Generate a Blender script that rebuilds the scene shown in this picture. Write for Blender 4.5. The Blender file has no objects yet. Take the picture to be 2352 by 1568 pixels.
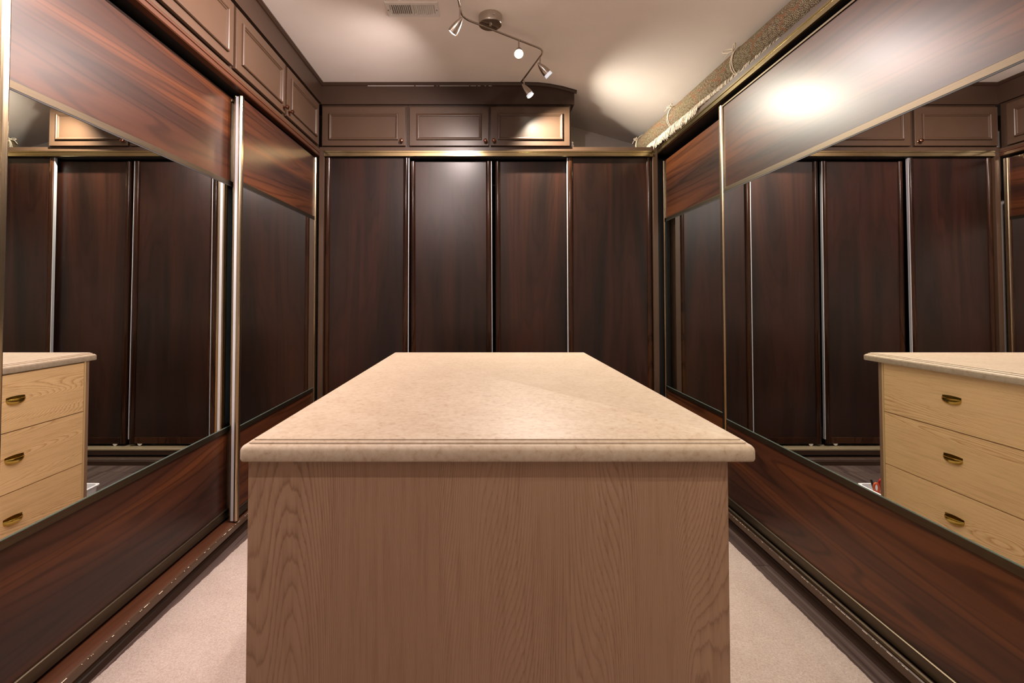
import bpy, bmesh, math, random
from mathutils import Vector, Matrix

random.seed(7)
SC = bpy.context.scene
C = SC.collection
PI = math.pi

# ------------------------------------------------------------------ camera
FPX, PPX, PPY, PITCH, CAMZ = 1100.0, 1113.0, 656.5, 0.025, 1.164
cam = bpy.data.cameras.new('camera')
cam.sensor_fit = 'HORIZONTAL'
cam.sensor_width = 36.0
cam.lens = 36.0 * FPX / 2352.0
cam.shift_x = (1176.0 - PPX) / 2352.0
cam.shift_y = -(784.0 - PPY) / 2352.0
cam.clip_start = 0.02
cam_o = bpy.data.objects.new('camera', cam)
C.objects.link(cam_o)
cam_o.location = (0, 0, CAMZ)
cam_o.rotation_euler = (PI / 2 + PITCH, 0, 0)
SC.camera = cam_o

# ------------------------------------------------------------------ world, exposure
w = bpy.data.worlds.new('world')
SC.world = w
w.use_nodes = True
w.node_tree.nodes['Background'].inputs[0].default_value = (0.02, 0.018, 0.016, 1)
w.node_tree.nodes['Background'].inputs[1].default_value = 0.2
SC.view_settings.view_transform = 'Standard'
SC.view_settings.look = 'None'
SC.view_settings.gamma = 1.0
SC.view_settings.use_curve_mapping = False
SC.view_settings.exposure = 0.48
SC.cycles.use_denoising = True
SC.cycles.max_bounces = 9
SC.cycles.diffuse_bounces = 5
SC.cycles.glossy_bounces = 6
SC.cycles.blur_glossy = 1.3
SC.cycles.sample_clamp_indirect = 30.0

PINK = (1.0, 0.84, 0.78)
YELL = (1.0, 0.92, 0.76)
COOL = (1.0, 0.86, 0.82)
P_SPOT = 78.0

# ------------------------------------------------------------------ materials
def new_mat(name):
    m = bpy.data.materials.new(name)
    m.use_nodes = True
    nt = m.node_tree
    return m, nt, nt.nodes['Principled BSDF']

def nd(nt, t, **kw):
    n = nt.nodes.new(t)
    for k, v in kw.items():
        setattr(n, k, v)
    return n

def lnk(nt, a, b):
    nt.links.new(a, b)

def ramp(nt, fac, stops):
    r = nd(nt, 'ShaderNodeValToRGB')
    el = r.color_ramp.elements
    el[0].position, el[0].color = stops[0][0], tuple(stops[0][1]) + (1,)
    el[1].position, el[1].color = stops[-1][0], tuple(stops[-1][1]) + (1,)
    for p, c in stops[1:-1]:
        e = el.new(p)
        e.color = tuple(c) + (1,)
    lnk(nt, fac, r.inputs[0])
    return r.outputs[0]

def mapped(nt, scale, rnd=True, src='Object', rot=(0, 0, 0)):
    tc = nd(nt, 'ShaderNodeTexCoord')
    out = tc.outputs[src]
    if rnd:
        oi = nd(nt, 'ShaderNodeObjectInfo')
        mu = nd(nt, 'ShaderNodeMath', operation='MULTIPLY')
        mu.inputs[1].default_value = 37.0
        lnk(nt, oi.outputs['Random'], mu.inputs[0])
        ad = nd(nt, 'ShaderNodeVectorMath', operation='ADD')
        lnk(nt, out, ad.inputs[0])
        lnk(nt, mu.outputs[0], ad.inputs[1])
        out = ad.outputs[0]
    mp = nd(nt, 'ShaderNodeMapping')
    mp.inputs['Scale'].default_value = scale
    mp.inputs['Rotation'].default_value = rot
    lnk(nt, out, mp.inputs[0])
    return mp.outputs[0]

def noise(nt, vec, scale, detail=4, rough=0.55, dist=0.0):
    n = nd(nt, 'ShaderNodeTexNoise')
    n.inputs['Scale'].default_value = scale
    n.inputs['Detail'].default_value = detail
    n.inputs['Roughness'].default_value = rough
    n.inputs['Distortion'].default_value = dist
    lnk(nt, vec, n.inputs['Vector'])
    return n.outputs['Fac']

def mixc(nt, a, b, fac, mode='MIX'):
    m = nd(nt, 'ShaderNodeMix', data_type='RGBA', blend_type=mode)
    for sock, v in ((m.inputs[0], fac), (m.inputs[6], a), (m.inputs[7], b)):
        if hasattr(v, 'links'):
            lnk(nt, v, sock)
        else:
            sock.default_value = v if not isinstance(v, tuple) or len(v) == 4 else v + (1,)
    return m.outputs[2]

def bump(nt, bs, h, strength, dist=0.002):
    b = nd(nt, 'ShaderNodeBump')
    b.inputs['Strength'].default_value = strength
    b.inputs['Distance'].default_value = dist
    lnk(nt, h, b.inputs['Height'])
    lnk(nt, b.outputs[0], bs.inputs['Normal'])

def plain(name, col, rough=0.5, metal=0.0, emit=None, spec=0.5):
    m, nt, b = new_mat(name)
    b.inputs['Base Color'].default_value = tuple(col) + (1,)
    b.inputs['Roughness'].default_value = rough
    b.inputs['Metallic'].default_value = metal
    b.inputs['Specular IOR Level'].default_value = spec
    if emit:
        b.inputs['Emission Color'].default_value = tuple(emit[0]) + (1,)
        b.inputs['Emission Strength'].default_value = emit[1]
    return m

def dark_wood(name, along, dark=(0.0165, 0.0060, 0.0036), mid=(0.034, 0.0106, 0.0050), light=(0.074, 0.0225, 0.0072), rough=0.35, lines=0.8, spec=0.32, slow=0.26):
    m, nt, b = new_mat(name)
    # broad flowing figure
    s = [3.4, 3.4, 3.4]
    s[along] = slow
    n1 = noise(nt, mapped(nt, s), 1.0, 2.4, 0.5, 0.6)
    c = ramp(nt, n1, [(0.32, dark), (0.44, mid), (0.55, light), (0.64, mid), (0.72, dark)])
    # contour lines that follow the figure
    mu = nd(nt, 'ShaderNodeMath', operation='MULTIPLY')
    mu.inputs[1].default_value = 120.0
    lnk(nt, n1, mu.inputs[0])
    sn = nd(nt, 'ShaderNodeMath', operation='SINE')
    lnk(nt, mu.outputs[0], sn.inputs[0])
    ln = ramp(nt, sn.outputs[0], [(0.0, (1.0, 1.0, 1.0)), (0.5, (0.97, 0.96, 0.95)), (1.0, (1 - lines * 0.5, 1 - lines * 0.55, 1 - lines * 0.55))])
    # streaks and fine pores
    f = [34.0, 34.0, 34.0]
    f[along] = 1.0
    n2 = noise(nt, mapped(nt, f), 1.0, 5, 0.72, 0.3)
    st = ramp(nt, n2, [(0.32, (0.66, 0.63, 0.61)), (0.50, (0.96, 0.95, 0.94)), (0.70, (1.16, 1.14, 1.12))])
    lnk(nt, mixc(nt, mixc(nt, c, ln, 1.0, 'MULTIPLY'), st, 1.0, 'MULTIPLY'), b.inputs['Base Color'])
    b.inputs['Roughness'].default_value = rough
    b.inputs['Specular IOR Level'].default_value = spec
    return m

def oak(name, along, base=(0.56, 0.365, 0.19), line=(0.43, 0.25, 0.118), freq=185.0, warp=130.0):
    """growth rings: evenly spaced lines across the grain, bent into cathedrals by a slow warp"""
    m, nt, b = new_mat(name)
    s = [2.8, 2.8, 2.8]
    s[along] = 0.36
    n1 = noise(nt, mapped(nt, s), 1.0, 1.6, 0.45, 0.3)
    cross = [1.0, 1.0, 1.0]
    cross[along] = 0.0
    dt = nd(nt, 'ShaderNodeVectorMath', operation='DOT_PRODUCT')
    dt.inputs[1].default_value = cross
    tc = nd(nt, 'ShaderNodeTexCoord')
    lnk(nt, tc.outputs['Object'], dt.inputs[0])
    a1 = nd(nt, 'ShaderNodeMath', operation='MULTIPLY')
    a1.inputs[1].default_value = freq
    lnk(nt, dt.outputs['Value'], a1.inputs[0])
    a2 = nd(nt, 'ShaderNodeMath', operation='MULTIPLY_ADD')
    a2.inputs[1].default_value = warp
    lnk(nt, n1, a2.inputs[0])
    lnk(nt, a1.outputs[0], a2.inputs[2])
    f = [130.0, 130.0, 130.0]
    f[along] = 5.0
    n2 = noise(nt, mapped(nt, f), 1.0, 3, 0.7, 0.25)
    a3 = nd(nt, 'ShaderNodeMath', operation='MULTIPLY_ADD')
    a3.inputs[1].default_value = 0.9
    lnk(nt, n2, a3.inputs[0])
    lnk(nt, a2.outputs[0], a3.inputs[2])
    fr = nd(nt, 'ShaderNodeMath', operation='FRACT')
    lnk(nt, a3.outputs[0], fr.inputs[0])
    half = tuple(0.35 * a + 0.65 * q for a, q in zip(line, base))
    c = ramp(nt, fr.outputs[0], [(0.0, base), (0.12, line), (0.30, half), (0.55, base), (1.0, base)])
    # lines fade in and out
    n4 = noise(nt, mapped(nt, tuple(x * 2.2 for x in s)), 1.0, 2, 0.5)
    fade = ramp(nt, n4, [(0.30, (0.25, 0.25, 0.25)), (0.62, (1.0, 1.0, 1.0))])
    c = mixc(nt, base, c, fade)
    st = ramp(nt, n2, [(0.34, (0.86, 0.83, 0.80)), (0.50, (0.98, 0.98, 0.97)), (0.75, (1.05, 1.05, 1.05))])
    n3 = noise(nt, mapped(nt, (1.3, 1.3, 1.3)), 1.0, 2, 0.5)
    tint = ramp(nt, n3, [(0.3, (0.94, 0.92, 0.90)), (0.7, (1.05, 1.05, 1.05))])
    lnk(nt, mixc(nt, mixc(nt, c, st, 1.0, 'MULTIPLY'), tint, 1.0, 'MULTIPLY'), b.inputs['Base Color'])
    b.inputs['Roughness'].default_value = 0.42
    return m

def brushed(name, col, rough, along, amt=0.18):
    m, nt, b = new_mat(name)
    s = [500.0, 500.0, 500.0]
    s[along] = 4.0
    n = noise(nt, mapped(nt, s), 1.0, 3, 0.6)
    lo = tuple(c * 0.82 for c in col)
    hi = tuple(min(1, c * 1.1) for c in col)
    lnk(nt, ramp(nt, n, [(0.3, lo), (0.7, hi)]), b.inputs['Base Color'])
    b.inputs['Metallic'].default_value = 1.0
    mr = nd(nt, 'ShaderNodeMapRange')
    mr.inputs['To Min'].default_value = rough - 0.08
    mr.inputs['To Max'].default_value = rough + 0.08
    lnk(nt, n, mr.inputs[0])
    lnk(nt, mr.outputs[0], b.inputs['Roughness'])
    bump(nt, b, n, amt, 0.0004)
    return m

def painted(name, col, rough=0.38, var=0.06):
    m, nt, b = new_mat(name)
    n = noise(nt, mapped(nt, (1, 1, 1)), 5, 3, 0.5)
    lnk(nt, ramp(nt, n, [(0.3, tuple(c * (1 - var) for c in col)), (0.7, tuple(c * (1 + var) for c in col))]), b.inputs['Base Color'])
    b.inputs['Roughness'].default_value = rough
    b.inputs['Specular IOR Level'].default_value = 0.35
    return m

def stone(name):
    m, nt, b = new_mat(name)
    v = mapped(nt, (1, 1, 1), False)
    n1 = noise(nt, v, 75, 5, 0.65, 0.4)
    n2 = noise(nt, v, 9, 3, 0.55)
    c = ramp(nt, n1, [(0.28, (0.30, 0.215, 0.142)), (0.42, (0.39, 0.305, 0.222)), (0.62, (0.435, 0.355, 0.272))])
    t = ramp(nt, n2, [(0.25, (0.93, 0.90, 0.86)), (0.75, (1.04, 1.04, 1.04))])
    lnk(nt, mixc(nt, c, t, 1.0, 'MULTIPLY'), b.inputs['Base Color'])
    b.inputs['Roughness'].default_value = 0.5
    b.inputs['Specular IOR Level'].default_value = 0.3
    return m

def carpet_mat(name):
    m, nt, b = new_mat(name)
    v = mapped(nt, (1, 1, 1), False)
    n1 = noise(nt, v, 210, 5, 0.8)
    n2 = noise(nt, v, 6, 3, 0.6)
    c = ramp(nt, n1, [(0.26, (0.35, 0.265, 0.22)), (0.5, (0.57, 0.465, 0.41)), (0.74, (0.73, 0.63, 0.565))])
    t = ramp(nt, n2, [(0.3, (0.93, 0.91, 0.9)), (0.7, (1.04, 1.04, 1.04))])
    lnk(nt, mixc(nt, c, t, 1.0, 'MULTIPLY'), b.inputs['Base Color'])
    b.inputs['Roughness'].default_value = 1.0
    b.inputs['Specular IOR Level'].default_value = 0.1
    bump(nt, b, n1, 0.9, 0.006)
    return m

def rug_mat(name):
    m, nt, b = new_mat(name)
    tc = nd(nt, 'ShaderNodeTexCoord')
    uv = tc.outputs['UV']
    sep = nd(nt, 'ShaderNodeSeparateXYZ')
    lnk(nt, uv, sep.inputs[0])
    # ground tone changes from medallion to medallion
    vb = nd(nt, 'ShaderNodeTexVoronoi', voronoi_dimensions='2D', feature='F1')
    vb.inputs['Scale'].default_value = 3.6
    vb.inputs['Randomness'].default_value = 0.35
    lnk(nt, uv, vb.inputs['Vector'])
    ground = ramp(nt, vb.outputs['Color'], [(0.2, (0.075, 0.052, 0.029)), (0.5, (0.088, 0.062, 0.050)), (0.8, (0.085, 0.068, 0.034))])
    # flowers: pale ring, navy heart
    v1 = nd(nt, 'ShaderNodeTexVoronoi', voronoi_dimensions='2D', feature='F1')
    v1.inputs['Scale'].default_value = 74
    v1.inputs['Randomness'].default_value = 0.55
    lnk(nt, uv, v1.inputs['Vector'])
    fl = ramp(nt, v1.outputs['Distance'], [(0.0, (0.03, 0.028, 0.02)), (0.20, (0.018, 0.022, 0.035)), (0.27, (0.30, 0.245, 0.165)), (0.42, (0.21, 0.145, 0.075)), (0.50, (0.07, 0.04, 0.022))])
    mask = ramp(nt, v1.outputs['Distance'], [(0.40, (1, 1, 1)), (0.52, (0.0, 0.0, 0.0))])
    c1 = mixc(nt, ground, fl, mask)
    # leaves
    v2 = nd(nt, 'ShaderNodeTexVoronoi', voronoi_dimensions='2D', feature='DISTANCE_TO_EDGE')
    v2.inputs['Scale'].default_value = 40
    lnk(nt, uv, v2.inputs['Vector'])
    lf = ramp(nt, v2.outputs['Distance'], [(0.0, (1, 1, 1)), (0.06, (0, 0, 0))])
    c2 = mixc(nt, c1, (0.085, 0.060, 0.034), lf)
    # scalloped rust medallion outlines
    v3 = nd(nt, 'ShaderNodeTexVoronoi', voronoi_dimensions='2D', feature='DISTANCE_TO_EDGE')
    v3.inputs['Scale'].default_value = 3.6
    v3.inputs['Randomness'].default_value = 0.35
    wob = nd(nt, 'ShaderNodeTexNoise')
    wob.inputs['Scale'].default_value = 11
    lnk(nt, uv, wob.inputs['Vector'])
    ws = nd(nt, 'ShaderNodeVectorMath', operation='SCALE')
    ws.inputs['Scale'].default_value = 0.16
    lnk(nt, wob.outputs['Color'], ws.inputs[0])
    wa = nd(nt, 'ShaderNodeVectorMath', operation='ADD')
    lnk(nt, uv, wa.inputs[0])
    lnk(nt, ws.outputs[0], wa.inputs[1])
    lnk(nt, wa.outputs[0], v3.inputs['Vector'])
    ed = ramp(nt, v3.outputs['Distance'], [(0.0, (1, 1, 1)), (0.016, (1, 1, 1)), (0.024, (0, 0, 0))])
    c3 = mixc(nt, c2, (0.165, 0.080, 0.044), ed)
    lnk(nt, c3, b.inputs['Base Color'])
    b.inputs['Roughness'].default_value = 0.95
    b.inputs['Specular IOR Level'].default_value = 0.15
    n = noise(nt, uv, 500, 3, 0.7)
    bump(nt, b, n, 0.6, 0.002)
    return m

M = dict(
    wood_h=dark_wood('mahogany laminate horizontal grain', 0),
    wood_v=dark_wood('mahogany laminate vertical grain', 2, (0.0070, 0.0028, 0.0020), (0.0145, 0.0050, 0.0030), (0.0245, 0.0075, 0.0040), 0.32, 0.5, 0.36, 0.3),
    wood_gloss=dark_wood('glossy dark round stile wood', 2, (0.010, 0.0032, 0.0018), (0.020, 0.0070, 0.0030), (0.034, 0.0118, 0.0046), 0.16),
    wood_red=dark_wood('red brown header wood', 1, (0.032, 0.0105, 0.0052), (0.046, 0.0155, 0.0072), (0.060, 0.021, 0.0095), 0.36, 0.3, 0.35, 0.2),
    floor=dark_wood('dark laminate floor', 1, (0.040, 0.026, 0.023), (0.066, 0.045, 0.039), (0.098, 0.069, 0.060), 0.45),
    oak_v_shaded=oak('pale oak vertical painted shade', 2, (0.300, 0.183, 0.114), (0.190, 0.103, 0.058)),  # same oak as the drawers, colour darkened for the dim dresser end
    oak_h_lit=oak('pale oak horizontal painted light', 0, (0.84, 0.575, 0.30), (0.58, 0.315, 0.13), 185.0, 215.0),  # colour brightened to carry the light the mirrors throw on the drawers
    oak_e=plain('oak edging', (0.62, 0.43, 0.21), 0.42),
    brown=painted('satin brown paint', (0.054, 0.030, 0.018), 0.36),
    brown_d=painted('dark brown paint', (0.034, 0.018, 0.011), 0.36),
    bronze=brushed('bronze anodised aluminium', (0.098, 0.076, 0.052), 0.42, 0),
    bronze_v=brushed('bronze anodised stile', (0.42, 0.335, 0.225), 0.24, 2),
    gold=brushed('gold anodised track', (0.38, 0.30, 0.165), 0.18, 0),
    track_gold=plain('worn gold floor track', (0.34, 0.27, 0.17), 0.42, 0.6),
    silver=plain('aluminium edge with painted shine', (0.62, 0.63, 0.68), 0.3, 0.5),  # pale colour carries the bright reflections along the door edges
    black=plain('black track interior', (0.006, 0.005, 0.005), 0.6),
    mirror=plain('mirror glass', (0.86, 0.87, 0.85), 0.0, 1.0),
    glass_edge=plain('green glass edge', (0.105, 0.15, 0.13), 0.15),
    film=plain('blue grey mirror backing film', (0.17, 0.24, 0.28), 0.6),
    stone=stone('beige mottled worktop'),
    carpet=carpet_mat('pinkish beige carpet'),
    ceil=painted('warm white ceiling', (0.86, 0.785, 0.735), 0.75, 0.02),
    wall=painted('warm white wall', (0.62, 0.57, 0.53), 0.75, 0.02),
    white=plain('white enamel', (0.72, 0.68, 0.64), 0.4),
    whitep=plain('white plastic', (0.78, 0.78, 0.80), 0.4),
    paper=plain('white paper', (0.8, 0.8, 0.8), 0.8),
    dark=plain('dark duct', (0.03, 0.028, 0.026), 0.7),
    nickel=plain('brushed nickel', (0.52, 0.47, 0.42), 0.24, 1.0),
    copper=plain('antique copper knob', (0.20, 0.085, 0.055), 0.22, 1.0),
    brass=plain('polished brass', (0.58, 0.42, 0.10), 0.24, 1.0),
    roller=plain('clear nylon roller', (0.55, 0.55, 0.52), 0.3),
    rug=rug_mat('floral rug pile'),
    rugback=plain('rug back', (0.14, 0.10, 0.065), 0.95),
    fringe=painted('cream cotton fringe', (0.55, 0.48, 0.39), 0.95, 0.1),
    cord=plain('cream cotton cord', (0.62, 0.52, 0.40), 0.9),
    red=plain('red plastic', (0.42, 0.012, 0.01), 0.35),
    orange=plain('orange plastic', (0.65, 0.10, 0.02), 0.35),
    blackp=plain('black plastic', (0.012, 0.012, 0.013), 0.35),
    navy=plain('navy cap', (0.012, 0.02, 0.045), 0.35),
    steel=plain('steel', (0.6, 0.6, 0.62), 0.25, 1.0),
)
def lamp_mat(name, col, s):
    m = plain(name, col, 0.3, 0.0, (col, s))
    m.cycles.emission_sampling = 'NONE'
    return m
M['lampw'] = lamp_mat('lit lamp lens', (1.0, 0.90, 0.82), 40)
M['lampy'] = lamp_mat('lit lamp lens warm', (1.0, 0.93, 0.74), 30)
M['bulboff'] = plain('unlit lamp lens', (0.55, 0.56, 0.58), 0.2)
M['bulbglass'] = plain('frosted lamp collar', (0.75, 0.78, 0.85), 0.25, 0.0, ((0.85, 0.9, 1.0), 0.35))

# ------------------------------------------------------------------ mesh helpers
class MB:
    def __init__(s):
        s.v, s.f, s.mi = [], [], []
    def add(s, vs, fs, mi=0):
        o = len(s.v)
        s.v += [tuple(p) for p in vs]
        s.f += [tuple(i + o for i in f) for f in fs]
        s.mi += [mi] * len(fs)
        return s
    def box(s, a, b, mi=0):
        x0, y0, z0 = a
        x1, y1, z1 = b
        if x0 > x1: x0, x1 = x1, x0
        if y0 > y1: y0, y1 = y1, y0
        if z0 > z1: z0, z1 = z1, z0
        return s.add([(x0, y0, z0), (x1, y0, z0), (x1, y1, z0), (x0, y1, z0), (x0, y0, z1), (x1, y0, z1), (x1, y1, z1), (x0, y1, z1)],
                     [(0, 3, 2, 1), (4, 5, 6, 7), (0, 1, 5, 4), (1, 2, 6, 5), (2, 3, 7, 6), (3, 0, 4, 7)], mi)
    def prism(s, poly, axis, a, b, mi=0):
        """closed polygon in the two other axes, extruded from a to b along axis"""
        n = len(poly)
        def pt(p, t):
            if axis == 0: return (t, p[0], p[1])
            if axis == 1: return (p[0], t, p[1])
            return (p[0], p[1], t)
        vs = [pt(p, a) for p in poly] + [pt(p, b) for p in poly]
        fs = [tuple(range(n - 1, -1, -1)), tuple(range(n, 2 * n))]
        fs += [(i, (i + 1) % n, n + (i + 1) % n, n + i) for i in range(n)]
        return s.add(vs, fs, mi)
    def loft(s, rings, cap=True, closed=True, mi=0):
        n = len(rings[0])
        vs = [p for r in rings for p in r]
        fs = []
        for k in range(len(rings) - 1):
            for i in range(n if closed else n - 1):
                j = (i + 1) % n
                fs.append((k * n + i, k * n + j, (k + 1) * n + j, (k + 1) * n + i))
        if cap:
            fs.append(tuple(range(n - 1, -1, -1)))
            fs.append(tuple(range((len(rings) - 1) * n, len(rings) * n)))
        return s.add(vs, fs, mi)
    def lathe(s, prof, n=24, mat=None, mi=0, cap=True):
        """profile [(r, z)] about local z, then transformed by mat"""
        rings = []
        for r, z in prof:
            ring = []
            for i in range(n):
                a = 2 * PI * i / n
                p = Vector((max(r, 1e-5) * math.cos(a), max(r, 1e-5) * math.sin(a), z))
                ring.append(mat @ p if mat else p)
            rings.append(ring)
        return s.loft(rings, cap, True, mi)
    def tube(s, pts, r, n=8, mi=0, cap=True):
        pts = [Vector(p) for p in pts]
        rr = r if isinstance(r, (list, tuple)) else [r] * len(pts)
        rings = []
        up = None
        for i, p in enumerate(pts):
            d = (pts[min(i + 1, len(pts) - 1)] - pts[max(i - 1, 0)]).normalized()
            if up is None:
                up = Vector((0, 0, 1)) if abs(d.z) < 0.9 else Vector((1, 0, 0))
            u = d.cross(up)
            if u.length < 1e-6:
                u = d.cross(Vector((0.3, 1, 0.2)))
            u.normalize()
            v = u.cross(d).normalized()
            up = v
            rings.append([p + rr[i] * (math.cos(2 * PI * k / n) * u + math.sin(2 * PI * k / n) * v) for k in range(n)])
        return s.loft(rings, cap, True, mi)
    def build(s, name, mats, parent=None, smooth=None, bevel=0.0, seg=2):
        me = bpy.data.meshes.new(name)
        me.from_pydata(s.v, [], s.f)
        if not isinstance(mats, (list, tuple)):
            mats = [mats]
        for m in mats:
            me.materials.append(M[m] if isinstance(m, str) else m)
        for p, mi in zip(me.polygons, s.mi):
            p.material_index = mi
        bm = bmesh.new()
        bm.from_mesh(me)
        bmesh.ops.recalc_face_normals(bm, faces=bm.faces)
        if bevel:
            es = [e for e in bm.edges if e.is_manifold and e.calc_face_angle(0) > 0.6]
            bmesh.ops.bevel(bm, geom=es, offset=bevel, segments=seg, profile=0.5, affect='EDGES', clamp_overlap=True)
        if smooth:
            for f in bm.faces:
                f.smooth = True
            for e in bm.edges:
                if not e.is_manifold or e.calc_face_angle(0) > smooth:
                    e.smooth = False
        bm.to_mesh(me)
        bm.free()
        o = bpy.data.objects.new(name, me)
        C.objects.link(o)
        if parent:
            o.parent = parent
        return o

def tag(o, label, cat, group=None):
    o['label'] = label
    o['category'] = cat
    if group:
        o['group'] = group
    return o

def thing(name, label, cat, loc=(0, 0, 0), rz=0.0, group=None):
    o = bpy.data.objects.new(name, None)
    o.empty_display_size = 0.1
    C.objects.link(o)
    o.location = loc
    o.rotation_euler = (0, 0, rz)
    return tag(o, label, cat, group)

def struct(o):
    o['kind'] = 'structure'
    return o

def arc(cx, cy, r, a0, a1, n):
    return [(cx + r * math.cos(a0 + (a1 - a0) * i / n), cy + r * math.sin(a0 + (a1 - a0) * i / n)) for i in range(n + 1)]

# ------------------------------------------------------------------ room shell
XL, XR, YB = -1.176, 1.231, 3.386
WL, WR, WB, WF = -1.80, 1.92, 4.00, -1.35
CEIL = [(-1.95, 2.691), (0.30, 2.691), (0.38, 2.689), (0.46, 2.680), (0.55, 2.662), (0.65, 2.634), (0.74, 2.605), (1.25, 2.458), (2.07, 2.222)]
mb = MB()
mb.prism([(x, z) for x, z in CEIL] + [(2.07, 2.9), (-1.95, 2.9)], 1, WF - 0.12, WB + 0.12)
struct(mb.build('ceiling', 'ceil', smooth=0.4))

def ceil_z(x):
    for (a, za), (b, zb) in zip(CEIL, CEIL[1:]):
        if a <= x <= b:
            return za + (zb - za) * (x - a) / (b - a)
    return 2.2

struct(MB().box((WL - 0.12, WB, 0), (WR + 0.12, WB + 0.12, 2.80)).build('wall_back', 'wall'))
mb = MB()
mb.box((WL - 0.12, -0.08, 0), (WL, WB, 2.80))
mb.box((WL, -0.08, 0), (-1.25, 0.0, 2.70))
mb.box((WL - 0.12, WF, 0), (-1.25, -0.08, 2.70))
struct(mb.build('wall_left', 'wall'))
mb = MB()
mb.box((WR, -0.08, 0), (WR + 0.12, WB, 2.36))
mb.box((1.30, -0.08, 0), (WR, 0.0, 2.44))
mb.box((1.30, WF, 0), (WR + 0.12, -0.08, 2.44))
struct(mb.build('wall_right', 'wall'))
mb = MB()
mb.box((WL - 0.12, WF - 0.12, 0), (-0.45, WF, 2.8))
mb.box((0.45, WF - 0.12, 0), (WR + 0.12, WF, 2.8))
mb.box((-0.45, WF - 0.12, 2.05), (0.45, WF, 2.8))
struct(mb.build('wall_front', 'wall'))
d = MB().box((-0.45, WF - 0.06, 0.0), (0.45, WF - 0.02, 2.05)).build('door_1', 'white')
struct(d)
MB().lathe([(0.012, 0), (0.012, 0.03), (0.026, 0.035), (0.028, 0.05), (0.018, 0.062), (0, 0.064)], 16,
           Matrix.Translation((0.38, WF - 0.02, 1.0)) @ Matrix.Rotation(-PI / 2, 4, 'X')).build('door_knob', 'brass', d, 0.6)

# floor with planks running down the room
fl = struct(MB().box((WL - 0.12, WF - 0.12, -0.12), (WR + 0.12, WB + 0.12, -0.012)).build('floor', 'floor'))
plank = None
rng = random.Random(3)
px = WL
k = 0
while px < WR - 0.01:
    pw = min(0.192, WR - px)
    y = WF - rng.uniform(0.0, 0.9)
    while y < WB:
        y1 = min(y + 1.2, WB)
        y0 = max(y, WF)
        if y1 - y0 > 0.02 and y1 > 0.6 - 1.0:
            if plank is None:
                plank = MB().box((0.0006, 0.0006, -0.012), (0.9994, 0.9994, 0)).build('plank', 'floor', fl)
                o = plank
            else:
                o = plank.copy()
                C.objects.link(o)
                o.parent = fl
            o.location = (px, y0, 0)
            o.scale = (pw - 0.0012, y1 - y0 - 0.001, 1)
        y += 1.2
    px += 0.192

# carpet laid over the planks, cut roughly along the sides
mb = MB()
ny = 700
top, bot = [], []
rl = random.Random(5)
jl = jr = 0.0
L, R = [], []
for i in range(ny + 1):
    y = WF + 0.02 + (2.46 - WF - 0.02) * i / ny
    jl = 0.5 * jl + rl.uniform(-0.0016, 0.0016)
    jr = 0.5 * jr + rl.uniform(-0.0016, 0.0016)
    L.append((-1.183 + 0.048 * (y - 1.478) / 1.0 if y > 1.0 else -1.206, y))
    R.append((1.170 - 0.008 * (y - 1.478), y))
    L[-1] = (L[-1][0] + jl, y)
    R[-1] = (R[-1][0] + jr, y)
rings = []
for (lx, y), (rx, _) in zip(L, R):
    row = [(lx - 0.002, y, 0.0005), (lx, y, 0.007), (lx + 0.006, y, 0.012)]
    for j in range(1, 12):
        t = j / 12
        row.append((lx + (rx - lx) * t, y, 0.012))
    row += [(rx - 0.006, y, 0.012), (rx, y, 0.007), (rx + 0.002, y, 0.0005)]
    rings.append(row)
mb.loft(rings, False, False)
a, b = rings[-1], [(p[0], p[1] + 0.006, 0.0005) for p in rings[-1]]
mb.loft([a, b], False, False)
tag(mb.build('carpet', 'carpet', smooth=0.9), 'pinkish beige cut-pile carpet laid around the dresser with rough trimmed edges', 'carpet')

# ------------------------------------------------------------------ back: wardrobe frame
bw = thing('wardrobe_frame', 'brown frame with gold top track around the four back wardrobe doors', 'wardrobe frame', (0, YB, 0))
# local y=0 is the front plane
MB().box((XL, -0.004, 0.105), (-1.141, 0.60, 2.209)).build('side_panel', 'brown', bw, bevel=0.0015)
MB().box((1.197, -0.004, 0.105), (XR, 0.60, 2.209)).build('side_panel', 'brown', bw, bevel=0.0015)
MB().box((XL, -0.004, 2.209), (WR - 0.002, 0.60, 2.237)).build('top_board', 'brown', bw, bevel=0.0015)
prof = [(-0.008, 2.2085), (-0.008, 2.199), (-0.0035, 2.197), (-0.0035, 2.190), (-0.008, 2.188), (-0.008, 2.172), (-0.003, 2.169), (0.002, 2.169), (0.002, 2.2085)]
MB().prism(prof, 0, -1.141, 1.197).build('top_track', 'gold', bw)
MB().box((-1.141, 0.0022, 2.168), (1.197, 0.09, 2.2085)).build('track_channel', 'black', bw)
MB().prism([(-0.005, 0.106), (-0.005, 0.098), (-0.001, 0.0925), (0.10, 0.0925), (0.10, 0.1075), (-0.002, 0.1075)], 0, -1.141, 1.197).build('bottom_track', 'track_gold', bw)
MB().box((XL, 0.0, 0.062), (XR, 0.10, 0.092)).build('plinth', 'brown_d', bw, bevel=0.002)
MB().box((XL, 0.03, 0.0), (XR, 0.10, 0.062)).build('plinth_recess', 'black', bw)
MB().box((-1.141, 0.565, 0.11), (1.197, 0.58, 2.2)).build('back_board', 'black', bw)
bbp = [(-0.030, 0.0), (-0.030, 0.030), (-0.024, 0.033), (-0.024, 0.038), (-0.016, 0.046), (-0.006, 0.050), (0.03, 0.050), (0.03, 0)]
struct(MB().prism([(YB + p, z) for p, z in bbp], 0, XL - 0.02, XR + 0.02).build('baseboard_back', 'brown_d'))

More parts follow.
